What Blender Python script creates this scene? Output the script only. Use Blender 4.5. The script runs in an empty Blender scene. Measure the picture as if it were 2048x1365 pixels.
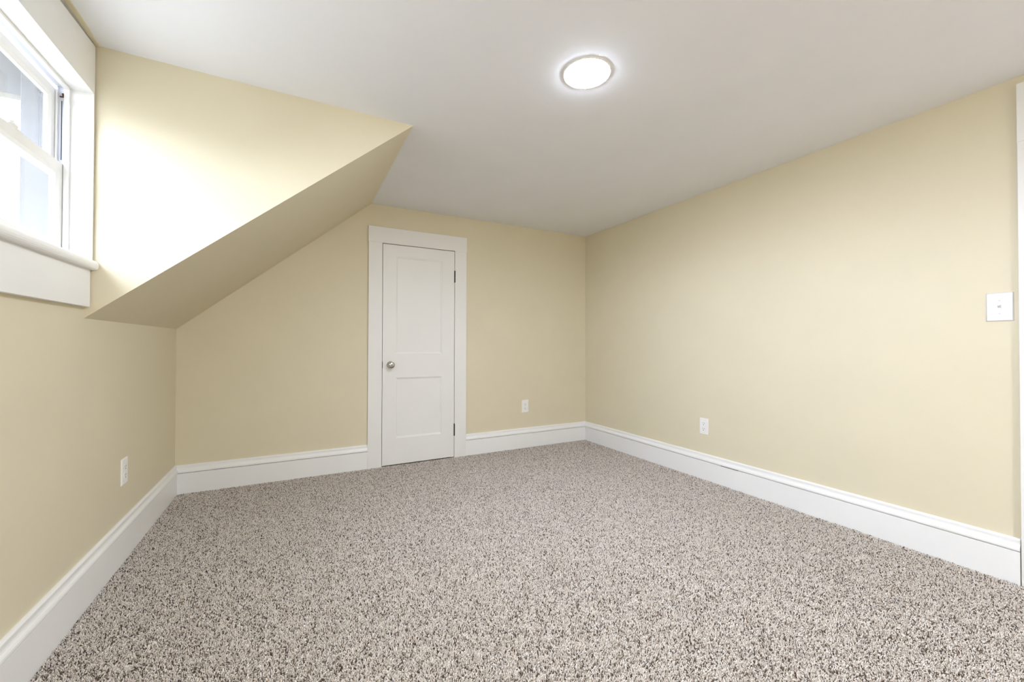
import bpy, bmesh, math, random
import numpy as np
from mathutils import Vector, Matrix

# ------------------------------------------------------------------ dimensions (metres)
XL, XR = -0.7656, 2.8968          # knee wall (left) and right wall
YB, YD = 3.6974, 2.267            # back wall, dormer cheek
YN, YR = 0.45, -2.8               # near dormer cheek, wall behind the camera
H, ZK, XS = 2.30, 1.176, 0.5671   # ceiling height, knee-wall height, where the slope meets the ceiling
BH = 0.2009                       # baseboard height

scene = bpy.context.scene
COL = scene.collection

# ------------------------------------------------------------------ camera
cam_data = bpy.data.cameras.new('camera')
cam_data.sensor_width = 36.0
cam_data.lens = 813.04 * 36.0 / 2048.0
cam_data.shift_y = (679.63 - 682.5) / 2048.0
cam_data.clip_start = 0.02
cam = bpy.data.objects.new('camera', cam_data)
COL.objects.link(cam)
yaw, pitch, roll = 0.4862, 0.0106, 0.0024
fw = Vector((math.sin(yaw) * math.cos(pitch), math.cos(yaw) * math.cos(pitch), math.sin(pitch)))
r0 = Vector((math.cos(yaw), -math.sin(yaw), 0.0))
u0 = r0.cross(fw)
r1 = r0 * math.cos(roll) + u0 * math.sin(roll)
u1 = -r0 * math.sin(roll) + u0 * math.cos(roll)
cam.matrix_world = Matrix(((r1.x, u1.x, -fw.x, 0.0), (r1.y, u1.y, -fw.y, 0.0),
                           (r1.z, u1.z, -fw.z, 1.0763), (0, 0, 0, 1)))
scene.camera = cam

# ------------------------------------------------------------------ world, exposure
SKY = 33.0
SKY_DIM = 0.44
LAMP = 262.0          # visible lamp
LAMP_FILL = 780.0     # unseen fill lamp added behind the camera to brighten the room
world = bpy.data.worlds.new('overcast_sky')
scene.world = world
world.use_nodes = True
wn = world.node_tree
wn.nodes.clear()
wo = wn.nodes.new('ShaderNodeOutputWorld')
wb = wn.nodes.new('ShaderNodeBackground')
wb.inputs['Color'].default_value = (0.95, 0.98, 1.0, 1)
wb.inputs['Strength'].default_value = SKY
wn.links.new(wb.outputs[0], wo.inputs[0])
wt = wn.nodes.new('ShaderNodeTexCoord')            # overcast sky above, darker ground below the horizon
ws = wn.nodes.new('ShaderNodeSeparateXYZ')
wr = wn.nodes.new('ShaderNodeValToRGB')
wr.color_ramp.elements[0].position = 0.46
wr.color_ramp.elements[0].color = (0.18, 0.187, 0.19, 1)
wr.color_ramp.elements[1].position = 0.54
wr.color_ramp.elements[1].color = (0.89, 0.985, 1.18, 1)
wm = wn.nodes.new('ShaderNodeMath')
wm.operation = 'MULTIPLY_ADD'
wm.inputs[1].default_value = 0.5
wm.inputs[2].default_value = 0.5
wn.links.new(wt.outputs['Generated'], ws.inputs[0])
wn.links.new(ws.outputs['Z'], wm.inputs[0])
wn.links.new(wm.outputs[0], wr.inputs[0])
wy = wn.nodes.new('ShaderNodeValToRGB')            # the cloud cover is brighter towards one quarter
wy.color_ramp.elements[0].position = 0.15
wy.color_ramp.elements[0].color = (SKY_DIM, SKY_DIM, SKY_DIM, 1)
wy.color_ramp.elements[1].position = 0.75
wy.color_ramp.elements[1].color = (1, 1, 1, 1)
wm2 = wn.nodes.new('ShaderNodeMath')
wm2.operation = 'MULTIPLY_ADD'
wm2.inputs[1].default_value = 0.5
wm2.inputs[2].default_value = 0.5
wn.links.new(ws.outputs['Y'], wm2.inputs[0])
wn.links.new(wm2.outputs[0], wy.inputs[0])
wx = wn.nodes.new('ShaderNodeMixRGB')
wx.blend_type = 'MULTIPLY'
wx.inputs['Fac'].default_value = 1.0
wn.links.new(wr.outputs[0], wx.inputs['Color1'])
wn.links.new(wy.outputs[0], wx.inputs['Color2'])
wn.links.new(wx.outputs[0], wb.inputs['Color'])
scene.view_settings.view_transform = 'Standard'
scene.view_settings.look = 'None'
scene.view_settings.gamma = 1.0
scene.view_settings.use_curve_mapping = False
scene.view_settings.exposure = 0.06
try:
    scene.cycles.use_denoising = True
    scene.cycles.max_bounces = 12
    scene.cycles.diffuse_bounces = 8
    scene.cycles.transparent_max_bounces = 16
    scene.cycles.sample_clamp_indirect = 6.0
except Exception:
    pass


# ------------------------------------------------------------------ materials
def lin(c):
    c = c / 255.0
    return c / 12.92 if c <= 0.04045 else ((c + 0.055) / 1.055) ** 2.4


def rgb(r, g, b):
    return (lin(r), lin(g), lin(b), 1.0)


def new_mat(name):
    m = bpy.data.materials.new(name)
    m.use_nodes = True
    nt = m.node_tree
    return m, nt, nt.nodes['Principled BSDF']


def paint(name, col, rough=0.6, bump=0.05, scale=260.0, mottling=0.02, spec=0.3):
    m, nt, b = new_mat(name)
    tc = nt.nodes.new('ShaderNodeTexCoord')
    n1 = nt.nodes.new('ShaderNodeTexNoise')
    n1.inputs['Scale'].default_value = 3.0
    n1.inputs['Detail'].default_value = 4.0
    nt.links.new(tc.outputs['Object'], n1.inputs['Vector'])
    mix = nt.nodes.new('ShaderNodeMixRGB')
    mix.blend_type = 'MULTIPLY'
    mix.inputs['Fac'].default_value = 1.0
    mix.inputs['Color1'].default_value = col
    ramp = nt.nodes.new('ShaderNodeValToRGB')
    lo = 1.0 - mottling
    ramp.color_ramp.elements[0].color = (lo, lo, lo, 1)
    ramp.color_ramp.elements[1].color = (1, 1, 1, 1)
    ramp.color_ramp.elements[0].position = 0.35
    ramp.color_ramp.elements[1].position = 0.65
    nt.links.new(n1.outputs['Fac'], ramp.inputs[0])
    nt.links.new(ramp.outputs[0], mix.inputs['Color2'])
    nt.links.new(mix.outputs[0], b.inputs['Base Color'])
    n2 = nt.nodes.new('ShaderNodeTexNoise')
    n2.inputs['Scale'].default_value = scale
    n2.inputs['Detail'].default_value = 2.0
    nt.links.new(tc.outputs['Object'], n2.inputs['Vector'])
    bp = nt.nodes.new('ShaderNodeBump')
    bp.inputs['Strength'].default_value = bump
    bp.inputs['Distance'].default_value = 0.002
    nt.links.new(n2.outputs['Fac'], bp.inputs['Height'])
    nt.links.new(bp.outputs[0], b.inputs['Normal'])
    b.inputs['Roughness'].default_value = rough
    b.inputs['Specular IOR Level'].default_value = spec
    return m


M_WALL = paint('cream_wall_paint', rgb(221, 212, 186), 0.55, 0.05)
M_CEIL = paint('ceiling_paint', rgb(237, 239, 244), 0.8, 0.03)
M_TRIM = paint('white_trim_paint', rgb(240, 240, 239), 0.38, 0.04, 90.0, 0.015, 0.45)
M_DOOR = paint('white_door_paint', rgb(236, 235, 232), 0.42, 0.05, 70.0, 0.02, 0.4)
M_SWITCH = paint('switch_plastic', rgb(222, 221, 220), 0.35, 0.0, 50.0, 0.0, 0.4)
M_PLASTIC = paint('white_plastic', rgb(240, 239, 236), 0.3, 0.0, 50.0, 0.0, 0.5)
M_EXT = paint('exterior_grey_paint', rgb(102, 101, 100), 0.6, 0.05)


def plain(name, col, rough=0.5, metal=0.0, spec=0.5):
    m, nt, b = new_mat(name)
    b.inputs['Base Color'].default_value = col
    b.inputs['Roughness'].default_value = rough
    b.inputs['Metallic'].default_value = metal
    b.inputs['Specular IOR Level'].default_value = spec
    return m


M_NICKEL = plain('satin_nickel', rgb(198, 194, 190), 0.22, 1.0)
M_DARK = plain('dark_hinge_metal', rgb(52, 46, 42), 0.5, 0.6)
M_SLOT = plain('dark_slot', rgb(48, 46, 45), 0.8)
M_OUTSLOT = plain('grey_slot', rgb(100, 99, 97), 0.8)
M_RUST = plain('rusty_metal', rgb(96, 62, 48), 0.7, 0.3)
M_GREYJAMB = paint('grey_sash_track', rgb(206, 208, 216), 0.5, 0.03)

m, nt, b = new_mat('window_glass')
nt.nodes.remove(b)
tr = nt.nodes.new('ShaderNodeBsdfTransparent')
tr.inputs[0].default_value = (0.96, 0.97, 0.97, 1)
gl = nt.nodes.new('ShaderNodeBsdfGlossy')
gl.inputs['Roughness'].default_value = 0.02
lw = nt.nodes.new('ShaderNodeLayerWeight')
lw.inputs['Blend'].default_value = 0.5
pw = nt.nodes.new('ShaderNodeMath')
pw.operation = 'POWER'
pw.inputs[1].default_value = 5.0
nt.links.new(lw.outputs['Facing'], pw.inputs[0])
fr = nt.nodes.new('ShaderNodeMath')
fr.operation = 'MULTIPLY_ADD'
fr.inputs[1].default_value = 0.6
fr.inputs[2].default_value = 0.03
nt.links.new(pw.outputs[0], fr.inputs[0])
mx = nt.nodes.new('ShaderNodeMixShader')
nt.links.new(fr.outputs[0], mx.inputs[0])
nt.links.new(tr.outputs[0], mx.inputs[1])
nt.links.new(gl.outputs[0], mx.inputs[2])
nt.links.new(mx.outputs[0], nt.nodes['Material Output'].inputs[0])
M_GLASS = m

m, nt, b = new_mat('lamp_diffuser')
b.inputs['Base Color'].default_value = (0.9, 0.9, 0.9, 1)
b.inputs['Emission Color'].default_value = (0.92, 1.0, 1.15, 1)
b.inputs['Emission Strength'].default_value = LAMP
M_LAMP = m
M_LAMP_FILL = m.copy()
M_LAMP_FILL.node_tree.nodes['Principled BSDF'].inputs['Emission Strength'].default_value = LAMP_FILL


def carpet_material(name):
    m, nt, b = new_mat(name)
    tc = nt.nodes.new('ShaderNodeTexCoord')
    n1 = nt.nodes.new('ShaderNodeTexNoise')
    n1.inputs['Scale'].default_value = 140.0
    n1.inputs['Detail'].default_value = 2.0
    nt.links.new(tc.outputs['Object'], n1.inputs['Vector'])
    ramp = nt.nodes.new('ShaderNodeValToRGB')
    e = ramp.color_ramp.elements
    e[0].position, e[0].color = 0.36, rgb(92, 76, 64)
    e[1].position, e[1].color = 0.50, rgb(205, 193, 183)
    x = e.new(0.43)
    x.color = rgb(158, 142, 130)
    x = e.new(0.66)
    x.color = rgb(224, 215, 207)
    nt.links.new(n1.outputs['Fac'], ramp.inputs[0])
    nt.links.new(ramp.outputs[0], b.inputs['Base Color'])
    b.inputs['Roughness'].default_value = 0.95
    b.inputs['Specular IOR Level'].default_value = 0.1
    return m


M_CARPET = carpet_material('carpet_yarn')
M_BACKING = plain('carpet_backing', rgb(120, 104, 92), 0.95, 0.0, 0.1)


# ------------------------------------------------------------------ mesh helpers
def obj(name, bm, mat, parent=None, smooth=False):
    bmesh.ops.recalc_face_normals(bm, faces=bm.faces[:])
    me = bpy.data.meshes.new(name)
    bm.to_mesh(me)
    bm.free()
    if smooth:
        for p in me.polygons:
            p.use_smooth = True
    me.materials.append(mat)
    o = bpy.data.objects.new(name, me)
    COL.objects.link(o)
    if parent is not None:
        o.parent = parent
        o.matrix_parent_inverse = parent.matrix_world.inverted()
    return o


def struct(o):
    o['kind'] = 'structure'
    return o


def empty(name, loc):
    o = bpy.data.objects.new(name, None)
    o.empty_display_size = 0.05
    o.location = loc
    o.matrix_world = Matrix.Translation(loc)
    COL.objects.link(o)
    return o


def box(bm, x0, x1, y0, y1, z0, z1, bev=0.0, seg=2):
    vs = [bm.verts.new((x, y, z)) for x in (x0, x1) for y in (y0, y1) for z in (z0, z1)]
    idx = [(0, 1, 3, 2), (4, 6, 7, 5), (0, 4, 5, 1), (2, 3, 7, 6), (0, 2, 6, 4), (1, 5, 7, 3)]
    fs = [bm.faces.new([vs[i] for i in f]) for f in idx]
    if bev > 0:
        es = list({e for f in fs for e in f.edges})
        bmesh.ops.bevel(bm, geom=es, offset=bev, segments=seg, affect='EDGES', profile=0.5, clamp_overlap=True)


def prism(bm, pts, axis, a, b):
    """pts: 2D outline in the other two axes (in x,y,z order), extruded along axis from a to b."""
    def mk(p, v):
        c = list(p)
        c.insert(axis, v)
        return bm.verts.new(c)
    A = [mk(p, a) for p in pts]
    B = [mk(p, b) for p in pts]
    n = len(pts)
    bm.faces.new(A)
    bm.faces.new(B[::-1])
    for i in range(n):
        j = (i + 1) % n
        bm.faces.new((A[i], B[i], B[j], A[j]))


def boxobj(name, dims, mat, parent=None, bev=0.0):
    bm = bmesh.new()
    box(bm, *dims, bev=bev)
    return obj(name, bm, mat, parent)


def lathe(bm, profile, mat4, seg=40):
    """profile: (radius, height) list, turned round local z, placed by mat4."""
    rings = []
    for r, h in profile:
        if r < 1e-6:
            rings.append([bm.verts.new(mat4 @ Vector((0, 0, h)))])
        else:
            rings.append([bm.verts.new(mat4 @ Vector((r * math.cos(2 * math.pi * i / seg), r * math.sin(2 * math.pi * i / seg), h))) for i in range(seg)])
    for A, B in zip(rings, rings[1:]):
        for i in range(seg):
            j = (i + 1) % seg
            f = []
            for v in ((A[i], A[j]) if len(A) > 1 else (A[0],)):
                f.append(v)
            for v in ((B[j], B[i]) if len(B) > 1 else (B[0],)):
                f.append(v)
            if len(f) > 2:
                bm.faces.new(f)


# ------------------------------------------------------------------ shell
T = 0.10
ODX0, ODX1, ODZ = 0.640, 1.343, 1.975             # closet door hole in the back wall
bm = bmesh.new()
box(bm, XL - T, ODX0, YB, YB + T, -0.1, H)
box(bm, ODX1, XR + T, YB, YB + T, -0.1, H)
box(bm, ODX0, ODX1, YB, YB + T, ODZ, H)
struct(obj('wall_back', bm, M_WALL))

D2Y0, D2Y1, D2Z = -0.42, 0.437, 1.995             # second door hole in the right wall
bm = bmesh.new()
box(bm, XR, XR + T, D2Y1, YB + T, -0.1, H)
box(bm, XR, XR + T, YR - T, D2Y0, -0.1, H)
box(bm, XR, XR + T, D2Y0, D2Y1, D2Z, H)
struct(obj('wall_right', bm, M_WALL))

WY0, WY1, WZ0, WZ1 = 0.54, 2.262, 1.372, 2.10     # window hole in the left wall
bm = bmesh.new()
box(bm, XL - T, XL, YR - T, WY0, -0.1, H)
box(bm, XL - T, XL, WY1, YB + T, -0.1, H)
box(bm, XL - T, XL, WY0, WY1, -0.1, WZ0)
box(bm, XL - T, XL, WY0, WY1, WZ1, H)
struct(obj('wall_left', bm, M_WALL))

struct(boxobj('wall_rear', (XL - T, XR + T, YR - T, YR, -0.1, H), M_WALL))
struct(boxobj('ceiling', (XL - 2 * T, XR + 2 * T, YR - 2 * T, YB + 2 * T, H, H + 0.1), M_CEIL))
struct(boxobj('floor', (XL - T, XR + T, YR - T, YB + T, -0.11, -0.010), M_CARPET))

# dormer cheeks and the sloped ceiling on either side of the dormer
CH = 0.02
for nm, y0, y1 in (('wall_dormer_far', YD, YD + CH), ('wall_dormer_near', YN - CH, YN)):
    bm = bmesh.new()
    prism(bm, [(XL - 0.02, ZK - 0.02 * 0.843), (XS, H), (XS, H + 0.02), (XL - 0.02, H + 0.02)], 1, y0, y1)
    struct(obj(nm, bm, M_WALL))
for nm, y0, y1 in (('ceiling_slope_far', YD + CH, YB), ('ceiling_slope_near', YR, YN - CH)):
    bm = bmesh.new()
    prism(bm, [(XL - 0.02, ZK - 0.02 * 0.843), (XS, H), (XS, H + 0.05), (XL - 0.02, ZK + 0.10)], 1, y0, y1)
    struct(obj(nm, bm, M_WALL))

# ------------------------------------------------------------------ baseboards (moulded cap over a flat board)
PROF = [(0, -0.012), (0.018, -0.012), (0.018, 0.1418), (0.0172, 0.1428), (0.003, 0.1429), (0.003, 0.1462), (0.0205, 0.1464),
        (0.0220, 0.1490), (0.0226, 0.1550), (0.0218, 0.1610), (0.0190, 0.1670), (0.0150, 0.1720), (0.0128, 0.1780),
        (0.0124, 0.1850), (0.0130, 0.1900), (0.0128, 0.1950), (0.0100, 0.1990), (0.0050, BH), (0, BH)]


def baseboard(name, start, direction, inward, length, m0, m1):
    s, d, n = Vector(start), Vector(direction), Vector(inward)
    bm = bmesh.new()
    A, B = [], []
    for dd, z in PROF:
        A.append(bm.verts.new(s + d * (dd * m0) + n * dd + Vector((0, 0, z))))
        B.append(bm.verts.new(s + d * (length - dd * m1) + n * dd + Vector((0, 0, z))))
    k = len(PROF)
    bm.faces.new(A)
    bm.faces.new(B[::-1])
    for i in range(k):
        j = (i + 1) % k
        bm.faces.new((A[i], B[i], B[j], A[j]))
    return struct(obj(name, bm, M_TRIM))


CX0, CX1 = 0.5410, 1.4450                          # outer edges of the closet casing
C2Y0, C2Y1 = -0.54, 0.5560                         # outer edges of the second door's casing
baseboard('baseboard_back_left', (XL, YB, 0), (1, 0, 0), (0, -1, 0), CX0 - XL, 1, 0)
baseboard('baseboard_back_right', (CX1, YB, 0), (1, 0, 0), (0, -1, 0), XR - CX1, 0, 1)
bbr = baseboard('baseboard_right', (XR, C2Y1, 0), (0, 1, 0), (-1, 0, 0), YB - C2Y1, 0, 1)
baseboard('baseboard_right_rear', (XR, YR, 0), (0, 1, 0), (-1, 0, 0), C2Y0 - YR, 1, 0)
baseboard('baseboard_left', (XL, YR, 0), (0, 1, 0), (1, 0, 0), YB - YR, 1, 1)
baseboard('baseboard_rear', (XL, YR, 0), (1, 0, 0), (0, 1, 0), XR - XL, 1, 1)


boxobj('joint_gap', (XR - 0.0212, XR - 0.0180, 1.875, 2.015, 0.1438, 0.1470), M_SLOT, bbr)

# ------------------------------------------------------------------ doors
def panel_leaf(bm, w, h, panels, thick, f):
    """f maps (u across, v up, d depth behind the front face) to a point. panels: (u0, u1, v0, v1)."""
    us = sorted({0.0, w} | {p[0] for p in panels} | {p[1] for p in panels})
    vs = sorted({0.0, h} | {p[2] for p in panels} | {p[3] for p in panels})

    def quad(a):
        bm.faces.new([bm.verts.new(f(*c)) for c in a])
    for i in range(len(us) - 1):
        for j in range(len(vs) - 1):
            uc, vc = (us[i] + us[i + 1]) / 2, (vs[j] + vs[j + 1]) / 2
            if any(p[0] < uc < p[1] and p[2] < vc < p[3] for p in panels):
                continue
            quad([(us[i], vs[j], 0), (us[i + 1], vs[j], 0), (us[i + 1], vs[j + 1], 0), (us[i], vs[j + 1], 0)])
    for (a, b, c, d) in panels:
        rings = [(0, 0), (0.0015, 0.004), (0.008, 0.0055), (0.013, 0.009), (0.015, 0.0095)]
        rr = [[(a + o, c + o, dp), (b - o, c + o, dp), (b - o, d - o, dp), (a + o, d - o, dp)] for o, dp in rings]
        for r0_, r1_ in zip(rr, rr[1:]):
            for k in range(4):
                m_ = (k + 1) % 4
                quad([r0_[k], r0_[m_], r1_[m_], r1_[k]])
        quad(rr[-1])
    quad([(0, 0, thick), (w, 0, thick), (w, h, thick), (0, h, thick)])
    quad([(0, 0, 0), (w, 0, 0), (w, 0, thick), (0, 0, thick)])
    quad([(0, h, 0), (w, h, 0), (w, h, thick), (0, h, thick)])
    quad([(0, 0, 0), (0, h, 0), (0, h, thick), (0, 0, thick)])
    quad([(w, 0, 0), (w, h, 0), (w, h, thick), (w, 0, thick)])
    bmesh.ops.remove_doubles(bm, verts=bm.verts[:], dist=1e-5)


# closet door in the back wall
d1 = struct(empty('door_1', (0.99, YB, 0)))
SX0, SX1, SZ0, SZ1 = 0.6622, 1.3225, 0.005, 1.9558
YF = YB - 0.017                                    # front of the leaf
boxobj('casing_side', (CX0, 0.6575, YB - 0.021, YB, -0.012, 1.975), M_DOOR, d1, 0.002)
boxobj('casing_side', (1.3265, CX1, YB - 0.021, YB, -0.012, 1.975), M_DOOR, d1, 0.002)
boxobj('casing_head', (CX0 - 0.003, CX1 + 0.003, YB - 0.023, YB, 1.9615, 2.1010), M_DOOR, d1, 0.002)
bm = bmesh.new()
box(bm, ODX0, 0.6575, YB, YB + T, -0.012, ODZ)
box(bm, 1.3265, ODX1, YB, YB + T, -0.012, ODZ)
box(bm, 0.6575, 1.3265, YB, YB + T, 1.9615, ODZ)
box(bm, 0.6575, 0.674, YB + 0.022, YB + T, -0.012, 1.9615)
box(bm, 1.310, 1.3265, YB + 0.022, YB + T, -0.012, 1.9615)
box(bm, 0.674, 1.310, YB + 0.022, YB + T, 1.945, 1.9615)
obj('jamb', bm, M_DOOR, d1)
bm = bmesh.new()
panel_leaf(bm, SX1 - SX0, SZ1 - SZ0,
           [(0.7776 - SX0, 1.2020 - SX0, 0.985 - SZ0, 1.8540 - SZ0), (0.7790 - SX0, 1.2005 - SX0, 0.2345 - SZ0, 0.7720 - SZ0)],
           0.035, lambda u, v, d: (SX0 + u, YF + d, SZ0 + v))
leaf = obj('leaf', bm, M_DOOR, d1)
boxobj('closet_back', (ODX0, ODX1, YB + T, YB + T + 0.02, -0.05, ODZ), M_SLOT, d1)
bm = bmesh.new()
KM = Matrix.Translation((0.7302, YF, 0.8886)) @ Matrix.Rotation(math.radians(90), 4, 'X')
lathe(bm, [(0.0, -0.001), (0.031, -0.001), (0.0315, 0.003), (0.029, 0.006), (0.014, 0.010), (0.0115, 0.014), (0.0115, 0.028),
           (0.016, 0.032), (0.0245, 0.036), (0.0285, 0.043), (0.0290, 0.050), (0.0270, 0.0565), (0.0215, 0.0610), (0.012, 0.0630), (0.0085, 0.0632)], KM)
knob = obj('knob', bm, M_NICKEL, leaf, True)
bm = bmesh.new()
lathe(bm, [(0.0085, 0.0632), (0.0078, 0.0615), (0.0072, 0.0615), (0.0060, 0.0650), (0.0, 0.0660)], KM, 24)
o = obj('knob_button', bm, M_NICKEL, leaf, True)
boxobj('latch', (0.6560, 0.6632, YF - 0.0012, YF + 0.02, 0.862, 0.917), M_DARK, d1)
rnd = random.Random(4)
for z0, z1 in ((1.6605, 1.7720), (0.2030, 0.3180)):
    bm = bmesh.new()
    n = 5
    for k in range(n):                             # knuckles of the barrel
        a = z0 + 0.004 + (z1 - z0 - 0.008) * k / n
        c = z0 + 0.004 + (z1 - z0 - 0.008) * (k + 1) / n - 0.0012
        lathe(bm, [(0, a), (0.0048, a), (0.0052, a + 0.001), (0.0052, c - 0.001), (0.0048, c), (0, c)],
              Matrix.Translation((1.3258, YF - 0.0045, 0)), 16)
    for zz, s in ((z0 + 0.004, -1), (z1 - 0.005, 1)):
        lathe(bm, [(0.0035, zz), (0.0045, zz + s * 0.002), (0.003, zz + s * 0.006), (0, zz + s * 0.007)], Matrix.Translation((1.3258, YF - 0.0045, 0)), 16)
    box(bm, 1.3205, 1.3315, YF - 0.0008, YF + 0.002, z0, z1)
    obj('hinge', bm, M_DARK, d1)

# door in the right wall (only its casing shows at the frame's edge)
d2 = struct(empty('door_2', (XR, 0.0, 0)))
boxobj('casing_side', (XR - 0.021, XR, 0.4400, C2Y1 - 0.004, -0.012, 2.10), M_DOOR, d2, 0.002)
boxobj('casing_side', (XR - 0.021, XR, C2Y0, -0.4240, -0.012, 2.10), M_DOOR, d2, 0.002)
boxobj('casing_head', (XR - 0.024, XR, C2Y0 + 0.002, C2Y1 - 0.0035, 2.115 - 0.121, 2.2600), M_DOOR, d2, 0.002)
bm = bmesh.new()
box(bm, XR, XR + T, D2Y1 - 0.012, D2Y1, -0.012, D2Z)
box(bm, XR, XR + T, D2Y0, D2Y0 + 0.012, -0.012, D2Z)
box(bm, XR, XR + T, D2Y0, D2Y1, D2Z - 0.012, D2Z)
obj('jamb', bm, M_DOOR, d2)
bm = bmesh.new()
L0, L1 = D2Y0 + 0.015, D2Y1 - 0.015
W2 = L1 - L0
panel_leaf(bm, W2, 1.970, [(0.12, W2 - 0.12, 1.0, 1.85), (0.12, W2 - 0.12, 0.23, 0.78)], 0.035,
           lambda u, v, d: (XR + 0.02 + d, L0 + u, 0.004 + v))
leaf2 = obj('leaf', bm, M_DOOR, d2)
bm = bmesh.new()
lathe(bm, [(0.0, 0.0), (0.031, 0.0), (0.0315, 0.003), (0.029, 0.006), (0.0115, 0.014), (0.0115, 0.028), (0.0245, 0.036),
           (0.0290, 0.050), (0.0215, 0.0610), (0.0, 0.0640)],
      Matrix.Translation((XR + 0.02, L0 + 0.07, 0.90)) @ Matrix.Rotation(math.radians(-90), 4, 'Y'))
obj('knob', bm, M_NICKEL, leaf2, True)

# ------------------------------------------------------------------ windows: a pair of double-hung units sharing stool, apron and head
FX = XL + 0.027                                    # face of the casing boards
HZ = 2.092                                         # head soffit
STZ = 1.410                                        # top of the stool
XO = XL - T                                        # outer face of the wall
w1 = struct(empty('window_1', (XL, 1.82, 1.39)))
w2 = struct(empty('window_2', (XL, 0.96, 1.39)))
bm = bmesh.new()                                   # header board, its top edge running slightly out of level
prism(bm, [(0.452, HZ), (2.2600, HZ), (2.2600, 2.2900), (0.452, 2.163)], 0, XL, FX)
o = obj('head_casing', bm, M_TRIM, w1)
boxobj('side_casing', (XL, FX, 2.252, 2.2600, STZ, HZ), M_TRIM, w1)
boxobj('mullion', (XO, FX, 1.330, 1.402, STZ, HZ), M_TRIM, w1, 0.002)
boxobj('side_casing', (XL, FX, 0.452, 0.550, STZ, HZ), M_TRIM, w2, 0.002)
boxobj('apron', (XL, XL + 0.0205, 0.452, 2.2600, 1.2215, 1.374), M_TRIM, w1, 0.0015)
bm = bmesh.new()                                   # stool with a rounded nose
nose = [(XL - 0.095, 1.372), (FX + 0.006, 1.372)]
for k in range(9):
    a = -math.pi / 2 + math.pi * k / 8
    nose.append((FX + 0.006 + 0.012 * math.cos(a), 1.391 + 0.019 * math.sin(a)))
nose += [(XL - 0.095, STZ)]
prism(bm, nose, 1, 0.452, 2.2640)
obj('stool', bm, M_TRIM, w1)


def frame_bm(x0, x1, y0, y1, z0, z1, stile, top, bot, bev=0.012, bd=0.007):
    bm = bmesh.new()
    loops = []
    for x, e in ((x0, 0), (x0, 1), (x1 - bd, 1), (x1, 2), (x1, 0)):
        if e == 0:
            a = (y0, y1, z0, z1)
        elif e == 1:
            a = (y0 + stile, y1 - stile, z0 + bot, z1 - top)
        else:
            a = (y0 + stile - bev, y1 - stile + bev, z0 + bot - bev, z1 - top + bev)
        loops.append([bm.verts.new((x, a[0], a[2])), bm.verts.new((x, a[1], a[2])), bm.verts.new((x, a[1], a[3])), bm.verts.new((x, a[0], a[3]))])
    loops.append(loops[0])
    for A, B in zip(loops, loops[1:]):
        for k in range(4):
            j = (k + 1) % 4
            bm.faces.new((A[k], A[j], B[j], B[k]))
    return bm


def window_unit(win, j0, j1, h0, h1):
    """j0, j1: jamb faces; h0, h1: sides of the hole."""
    bm = bmesh.new()                               # jambs and head lining the hole
    if h1 > j1:
        box(bm, XO, XL, j1, h1, WZ0, WZ1)
    if h0 < j0:
        box(bm, XO, XL, h0, j0, WZ0, WZ1)
    box(bm, XO, XL, h0, h1, HZ, WZ1 + 0.01)
    obj('jamb', bm, M_TRIM, win)
    bm = bmesh.new()                               # inner stops
    box(bm, -0.822, -0.806, j1 - 0.012, j1, STZ, HZ, 0.0015)
    box(bm, -0.822, -0.806, j0, j0 + 0.012, STZ, HZ, 0.0015)
    box(bm, -0.822, -0.806, j0 + 0.012, j1 - 0.012, HZ - 0.012, HZ, 0.0015)
    obj('stop', bm, M_TRIM, win)
    bm = bmesh.new()                               # parting beads
    box(bm, -0.846, -0.8405, j1 - 0.011, j1, STZ, HZ)
    box(bm, -0.846, -0.8405, j0, j0 + 0.011, STZ, HZ)
    obj('parting_bead', bm, M_TRIM, win)
    bm = bmesh.new()                               # grey track liners between stop and bead
    box(bm, -0.8405, -0.822, j1 - 0.002, j1 + 0.001, STZ, HZ)
    box(bm, -0.8405, -0.822, j0 - 0.001, j0 + 0.002, STZ, HZ)
    box(bm, -0.846, -0.822, j0, j1, HZ - 0.003, HZ + 0.001)
    obj('track', bm, M_GREYJAMB, win)
    for x0, x1, z0, z1, top, bot in ((-0.8415, -0.8235, 1.4105, 1.7815, 0.048, 0.067), (-0.8655, -0.8475, 1.735, 2.0760, 0.043, 0.045)):
        y0, y1 = j0 + 0.003, j1 - 0.002
        s = obj('sash', frame_bm(x0, x1, y0, y1, z0, z1, 0.043, top, bot), M_TRIM, win)
        xm = (x0 + x1) / 2 - 0.004
        boxobj('pane', (xm - 0.0015, xm + 0.0015, y0 + 0.039, y1 - 0.039, z0 + bot - 0.004, z1 - top + 0.004), M_GLASS, s)
        if z0 < 1.5:                               # crescent lock on the meeting rail
            yl = j0 + 0.535
            bm = bmesh.new()
            box(bm, -0.8440, -0.8245, yl - 0.036, yl + 0.036, 1.7815, 1.7885, 0.0025)
            box(bm, -0.8420, -0.8250, yl - 0.024, yl + 0.026, 1.787, 1.8020, 0.006, 3)
            lathe(bm, [(0, 1.7865), (0.0100, 1.7865), (0.0100, 1.804), (0.008, 1.808), (0, 1.809)], Matrix.Translation((-0.8350, yl - 0.004, 0)), 20)
            obj('sash_lock', bm, M_TRIM, s)


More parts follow.
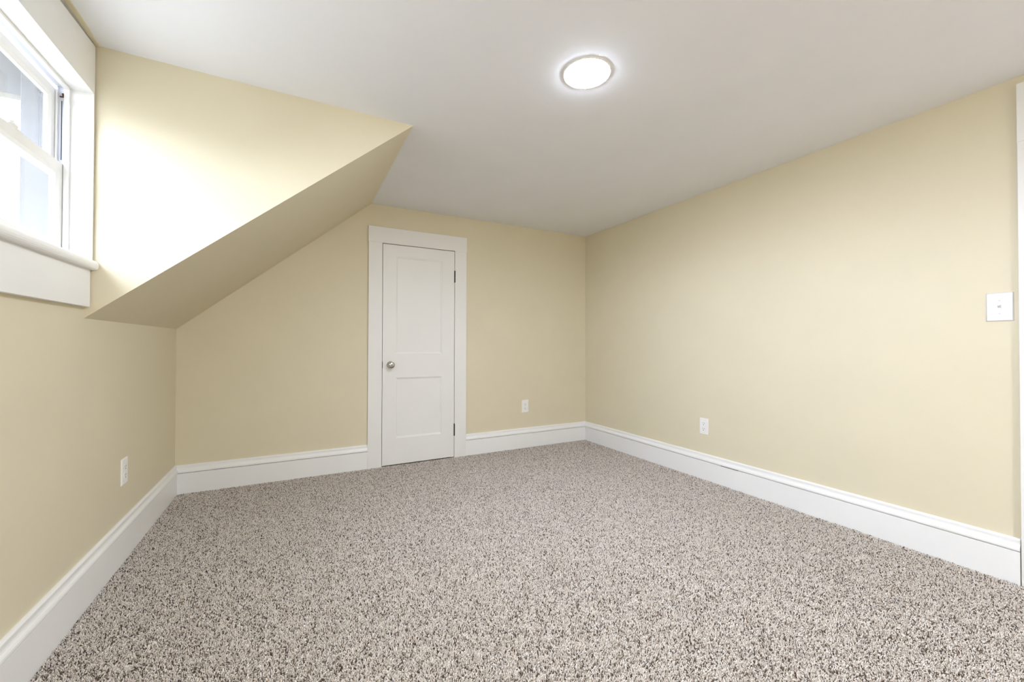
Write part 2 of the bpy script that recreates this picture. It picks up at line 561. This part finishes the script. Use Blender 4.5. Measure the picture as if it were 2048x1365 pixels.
window_unit(w1, 1.402, 2.252, 1.402, WY1)
window_unit(w2, 0.550, 1.330, WY0, 1.330)
JY1 = 2.252
boxobj('track_slot', (-0.8318, -0.8298, JY1 - 0.0035, JY1 - 0.0015, 1.80, 2.035), M_SLOT, w1)
bm = bmesh.new()
lathe(bm, [(0, -0.004), (0.0035, -0.004), (0.004, 0.0), (0.0035, 0.006), (0, 0.007)],
      Matrix.Translation((-0.826, JY1 - 0.005, 2.058)) @ Matrix.Rotation(0.6, 4, 'X'), 12)
box(bm, -0.836, -0.826, JY1 - 0.006, JY1 - 0.001, 2.049, 2.053)
obj('balance_clip', bm, M_RUST, w1)

# thin wall-coloured strip, standing in for the shadow line between head board and ceiling
bm = bmesh.new()
prism(bm, [(FX - 0.002, 0.60), (FX + 0.004, 0.60), (FX + 0.015, 2.05), (FX + 0.013, YD), (FX - 0.002, YD)], 2, H - 0.006, H + 0.002)
struct(obj('trim_shadow_line', bm, M_WALL))

# outside: grey post, beam and boarded soffit of the porch next to the window
e1 = struct(empty('trim_1', (-0.9, 2.3, 1.2)))
boxobj('outside_post', (-0.950, XO, 2.263, 2.34, 0.9, 2.30), M_EXT, e1, 0.002)
boxobj('outside_beam', (-2.2, -0.950, 2.285, 2.34, 2.040, 2.30), M_EXT, e1, 0.002)
bm = bmesh.new()
for k in range(11):
    y = 1.55 + k * 0.075
    box(bm, -1.25, XO, y, y + 0.0735, 2.300, 2.318, 0.003)
obj('outside_soffit', bm, M_EXT, e1)


# ------------------------------------------------------------------ outlets and switch
def thing(name, label, cat, loc, group=None):
    o = empty(name, loc)
    o['label'] = label
    o['category'] = cat
    if group:
        o['group'] = group
    return o


def plate_bm(w, h, t):
    """Cover plate with bevelled rim, lying in local xz with its face towards -y."""
    bm = bmesh.new()
    rings = [(0, 0), (0, 0.0018), (0.0035, t), ]
    rr = []
    for o_, d in rings:
        rr.append([bm.verts.new((sx * (w / 2 - o_), -d, sz * (h / 2 - o_))) for sx, sz in ((-1, -1), (1, -1), (1, 1), (-1, 1))])
    for A, B in zip(rr, rr[1:]):
        for k in range(4):
            j = (k + 1) % 4
            bm.faces.new((A[k], A[j], B[j], B[k]))
    bm.faces.new(rr[0][::-1])
    bm.faces.new(rr[-1])
    return bm


def make_outlet(label, w=0.079, h=0.130):
    t = thing('wall_outlet', label, 'outlet', (0, 0, 0), 'duplex outlets above the baseboards')
    obj('cover_plate', plate_bm(w, h, 0.0055), M_PLASTIC, t)
    for s in (1, -1):
        cz = s * 0.0215
        bm = bmesh.new()
        pts = []
        for k in range(40):
            a = 2 * math.pi * k / 40
            pts.append((0.0185 * math.cos(a), cz + max(-0.0148, min(0.0148, 0.0185 * math.sin(a)))))
        prism(bm, pts, 1, -0.0080, -0.0050)
        rc = obj('receptacle', bm, M_PLASTIC, t)
        bm = bmesh.new()
        box(bm, -0.0080, -0.0055, -0.0083, -0.0070, cz + 0.0005, cz + 0.0095)
        box(bm, 0.0055, 0.0080, -0.0083, -0.0070, cz + 0.0005, cz + 0.0085)
        pts = [(0.0030 * math.cos(2 * math.pi * k / 16), cz - 0.0085 + 0.0036 * math.sin(2 * math.pi * k / 16)) for k in range(16)]
        prism(bm, pts, 1, -0.0083, -0.0070)
        obj('slots', bm, M_OUTSLOT, rc)
    bm = bmesh.new()
    lathe(bm, [(0.0035, 0.005), (0.0033, 0.0065), (0.0, 0.0072)], Matrix.Rotation(math.radians(90), 4, 'X'), 20)
    obj('screw', bm, M_PLASTIC, t)
    return t


def copy_tree(o, parent=None):
    c = o.copy()
    COL.objects.link(c)
    if parent is not None:
        c.parent = parent
        c.matrix_parent_inverse = o.matrix_parent_inverse.copy()
    for ch in list(o.children):
        copy_tree(ch, c)
    return c


out0 = make_outlet('white duplex outlet on the back wall between the closet door and the corner')
spots = [((2.1100, YB, 0.4250), 0.0, out0['label']),
         ((XR, 2.1720, 0.4175), -90.0, 'white duplex outlet on the right wall above its long baseboard'),
         ((XL, 2.7210, 0.4320), 90.0, 'white duplex outlet on the shaded knee wall below the sloped ceiling')]
outs = [out0] + [copy_tree(out0) for _ in spots[1:]]
for o, (loc, rz, lab) in zip(outs, spots):
    o.matrix_world = Matrix.Translation(loc) @ Matrix.Rotation(math.radians(rz), 4, 'Z')
    o['label'] = lab

sw = thing('light_switch', 'wide white switch plate with one toggle beside the right door casing', 'switch', (0, 0, 0))
obj('cover_plate', plate_bm(0.0850, 0.1330, 0.0060), M_SWITCH, sw)
bm = bmesh.new()
TX = 0.0
box(bm, TX - 0.0052, TX + 0.0052, -0.0068, -0.0050, -0.0125, 0.0125, 0.0004)
obj('toggle_collar', bm, M_SWITCH, sw)
bm = bmesh.new()
prism(bm, [(-0.0055, -0.006), (-0.0165, 0.0055), (-0.0160, 0.0090), (-0.0055, 0.0095)], 0, TX - 0.0040, TX + 0.0040)
obj('toggle', bm, M_SWITCH, sw)
for s in (1, -1):
    bm = bmesh.new()
    lathe(bm, [(0.0036, 0.0055), (0.0034, 0.0070), (0.0, 0.0078)], Matrix.Translation((TX, 0, s * 0.0300)) @ Matrix.Rotation(math.radians(90), 4, 'X'), 20)
    obj('screw', bm, M_SWITCH, sw)
sw.matrix_world = Matrix.Translation((XR, 0.6120, 1.2540)) @ Matrix.Rotation(math.radians(-90), 4, 'Z')

# ------------------------------------------------------------------ ceiling lights
def ceiling_light(label, x, y):
    t = thing('ceiling_light', label, 'ceiling light', (x, y, H), 'round ceiling lights')
    Mx = Matrix.Translation((x, y, H))
    bm = bmesh.new()
    lathe(bm, [(0.1085, 0.0), (0.1085, -0.0015), (0.1070, -0.0030), (0.1040, -0.0038), (0.1020, -0.0035), (0.1020, 0.0)], Mx, 64)
    obj('trim_ring', bm, M_PLASTIC, t, True)
    bm = bmesh.new()
    prof = [(0.1020, -0.0030)] + [(0.1020 * math.cos(a), -0.0030 - 0.0085 * math.sin(a)) for a in (0.15, 0.3, 0.5, 0.7, 0.9, 1.2, 1.4)] + [(0.0, -0.0115)]
    lathe(bm, prof, Mx, 64)
    obj('diffuser', bm, M_LAMP if y > 0 else M_LAMP_FILL, t, True)
    return t


ceiling_light('round white flush ceiling light glowing in the middle of the ceiling', 1.150, 1.457)
ceiling_light('unseen round fill light added on the ceiling nearest the rear wall', 1.000, -1.95)  # added out of view as fill for the whole room


# ------------------------------------------------------------------ carpet pile
def carpet(x0, x1, y0, y1, pitch, seed):
    """One yarn end per grid cell, jittered, leaning and bent over."""
    rng = np.random.default_rng(seed)
    nx, ny = int((x1 - x0) / pitch), int((y1 - y0) / pitch)
    gx, gy = np.meshgrid(np.arange(nx), np.arange(ny))
    n = nx * ny
    X = x0 + (gx.ravel() + rng.uniform(0, 1, n)) * pitch
    Y = y0 + (gy.ravel() + rng.uniform(0, 1, n)) * pitch
    ang = rng.uniform(0, 2 * np.pi, n)
    k = pitch / 0.0062
    ln = rng.uniform(0.002, 0.0085, n) * k
    ht = rng.uniform(0.0075, 0.0105, n)
    rad = rng.uniform(0.0016, 0.0027, n) * k
    dx, dy = np.cos(ang), np.sin(ang)
    px, py = -dy, dx
    V = np.empty((n, 10, 3), dtype=np.float32)
    zb = -0.0105
    # three rings of three, then the tip: upright root, bend, lying end
    cen = [(0.0, 0.0, 1.0), (0.30, 0.72, 1.05), (0.80, 0.95, 0.85)]
    tang = [(0.0, 1.0), (0.55, 0.83), (0.9, 0.43)]      # along (lean, z)
    for r, ((cl, cz, sr), (tl, tz)) in enumerate(zip(cen, tang)):
        for k in range(3):
            a = 2 * np.pi * k / 3 + r * 0.5
            ca, sa = np.cos(a) * rad * sr, np.sin(a) * rad * sr
            # basis: p (sideways) and m = tangent x p, in the lean plane
            ml, mz = tz, -tl
            V[:, r * 3 + k, 0] = X + dx * (ln * cl + sa * ml) + px * ca
            V[:, r * 3 + k, 1] = Y + dy * (ln * cl + sa * ml) + py * ca
            V[:, r * 3 + k, 2] = zb + ht * cz + sa * mz
    V[:, 9, 0] = X + dx * ln * 1.05
    V[:, 9, 1] = Y + dy * ln * 1.05
    V[:, 9, 2] = zb + ht * 0.92
    V[:, :, 0] = np.clip(V[:, :, 0], XL + 0.0185, XR - 0.0185)
    V[:, :, 1] = np.minimum(V[:, :, 1], YB - 0.0185)
    quads = []
    for r in range(2):
        for k in range(3):
            j = (k + 1) % 3
            quads.append((r * 3 + k, r * 3 + j, r * 3 + 3 + j, r * 3 + 3 + k))
    tris = [(6, 7, 9), (7, 8, 9), (8, 6, 9)]
    base = (np.arange(n, dtype=np.int32) * 10)[:, None]
    Q = np.array(quads, dtype=np.int32).ravel()[None, :]
    Tt = np.array(tris, dtype=np.int32).ravel()[None, :]
    loops = np.concatenate([base + Q, base + Tt], axis=1).ravel()
    sizes = np.tile(np.array([4] * 6 + [3] * 3, dtype=np.int32), n)
    starts = np.concatenate([[0], np.cumsum(sizes)[:-1]]).astype(np.int32)
    me = bpy.data.meshes.new('carpet_pile')
    me.vertices.add(n * 10)
    me.vertices.foreach_set('co', V.ravel())
    me.loops.add(len(loops))
    me.loops.foreach_set('vertex_index', loops)
    me.polygons.add(len(sizes))
    me.polygons.foreach_set('loop_start', starts)
    # yarn colour: one value per tuft
    val = rng.uniform(0, 1, n)
    me.polygons.foreach_set('use_smooth', np.ones(len(sizes), dtype=bool))
    me.update(calc_edges=True)
    at = me.attributes.new('yarn', 'FLOAT', 'POINT')
    at.data.foreach_set('value', np.repeat(val, 10).astype(np.float32))
    return me


m, nt, b = new_mat('carpet_tufts')
at = nt.nodes.new('ShaderNodeAttribute')
at.attribute_name = 'yarn'
ramp = nt.nodes.new('ShaderNodeValToRGB')
ramp.color_ramp.interpolation = 'LINEAR'
e = ramp.color_ramp.elements
e[0].position, e[0].color = 0.0, rgb(92, 78, 68)
e[1].position, e[1].color = 1.0, rgb(247, 241, 235)
for p_, c_ in ((0.15, rgb(110, 95, 83)), (0.22, rgb(206, 193, 181)), (0.5, rgb(234, 224, 213))):
    x = e.new(p_)
    x.color = c_
nt.links.new(at.outputs['Fac'], ramp.inputs[0])
nt.links.new(ramp.outputs[0], b.inputs['Base Color'])
b.inputs['Roughness'].default_value = 0.95
b.inputs['Specular IOR Level'].default_value = 0.1
M_TUFT = m

pile = bpy.data.objects.new('carpet', carpet(XL + 0.02, XR - 0.02, 0.1, YB - 0.02, 0.0049, 11))
pile.data.materials.append(M_TUFT)
COL.objects.link(pile)
pile['kind'] = 'stuff'
pile['label'] = 'speckled beige and brown carpet covering the whole floor'
pile['category'] = 'carpet'
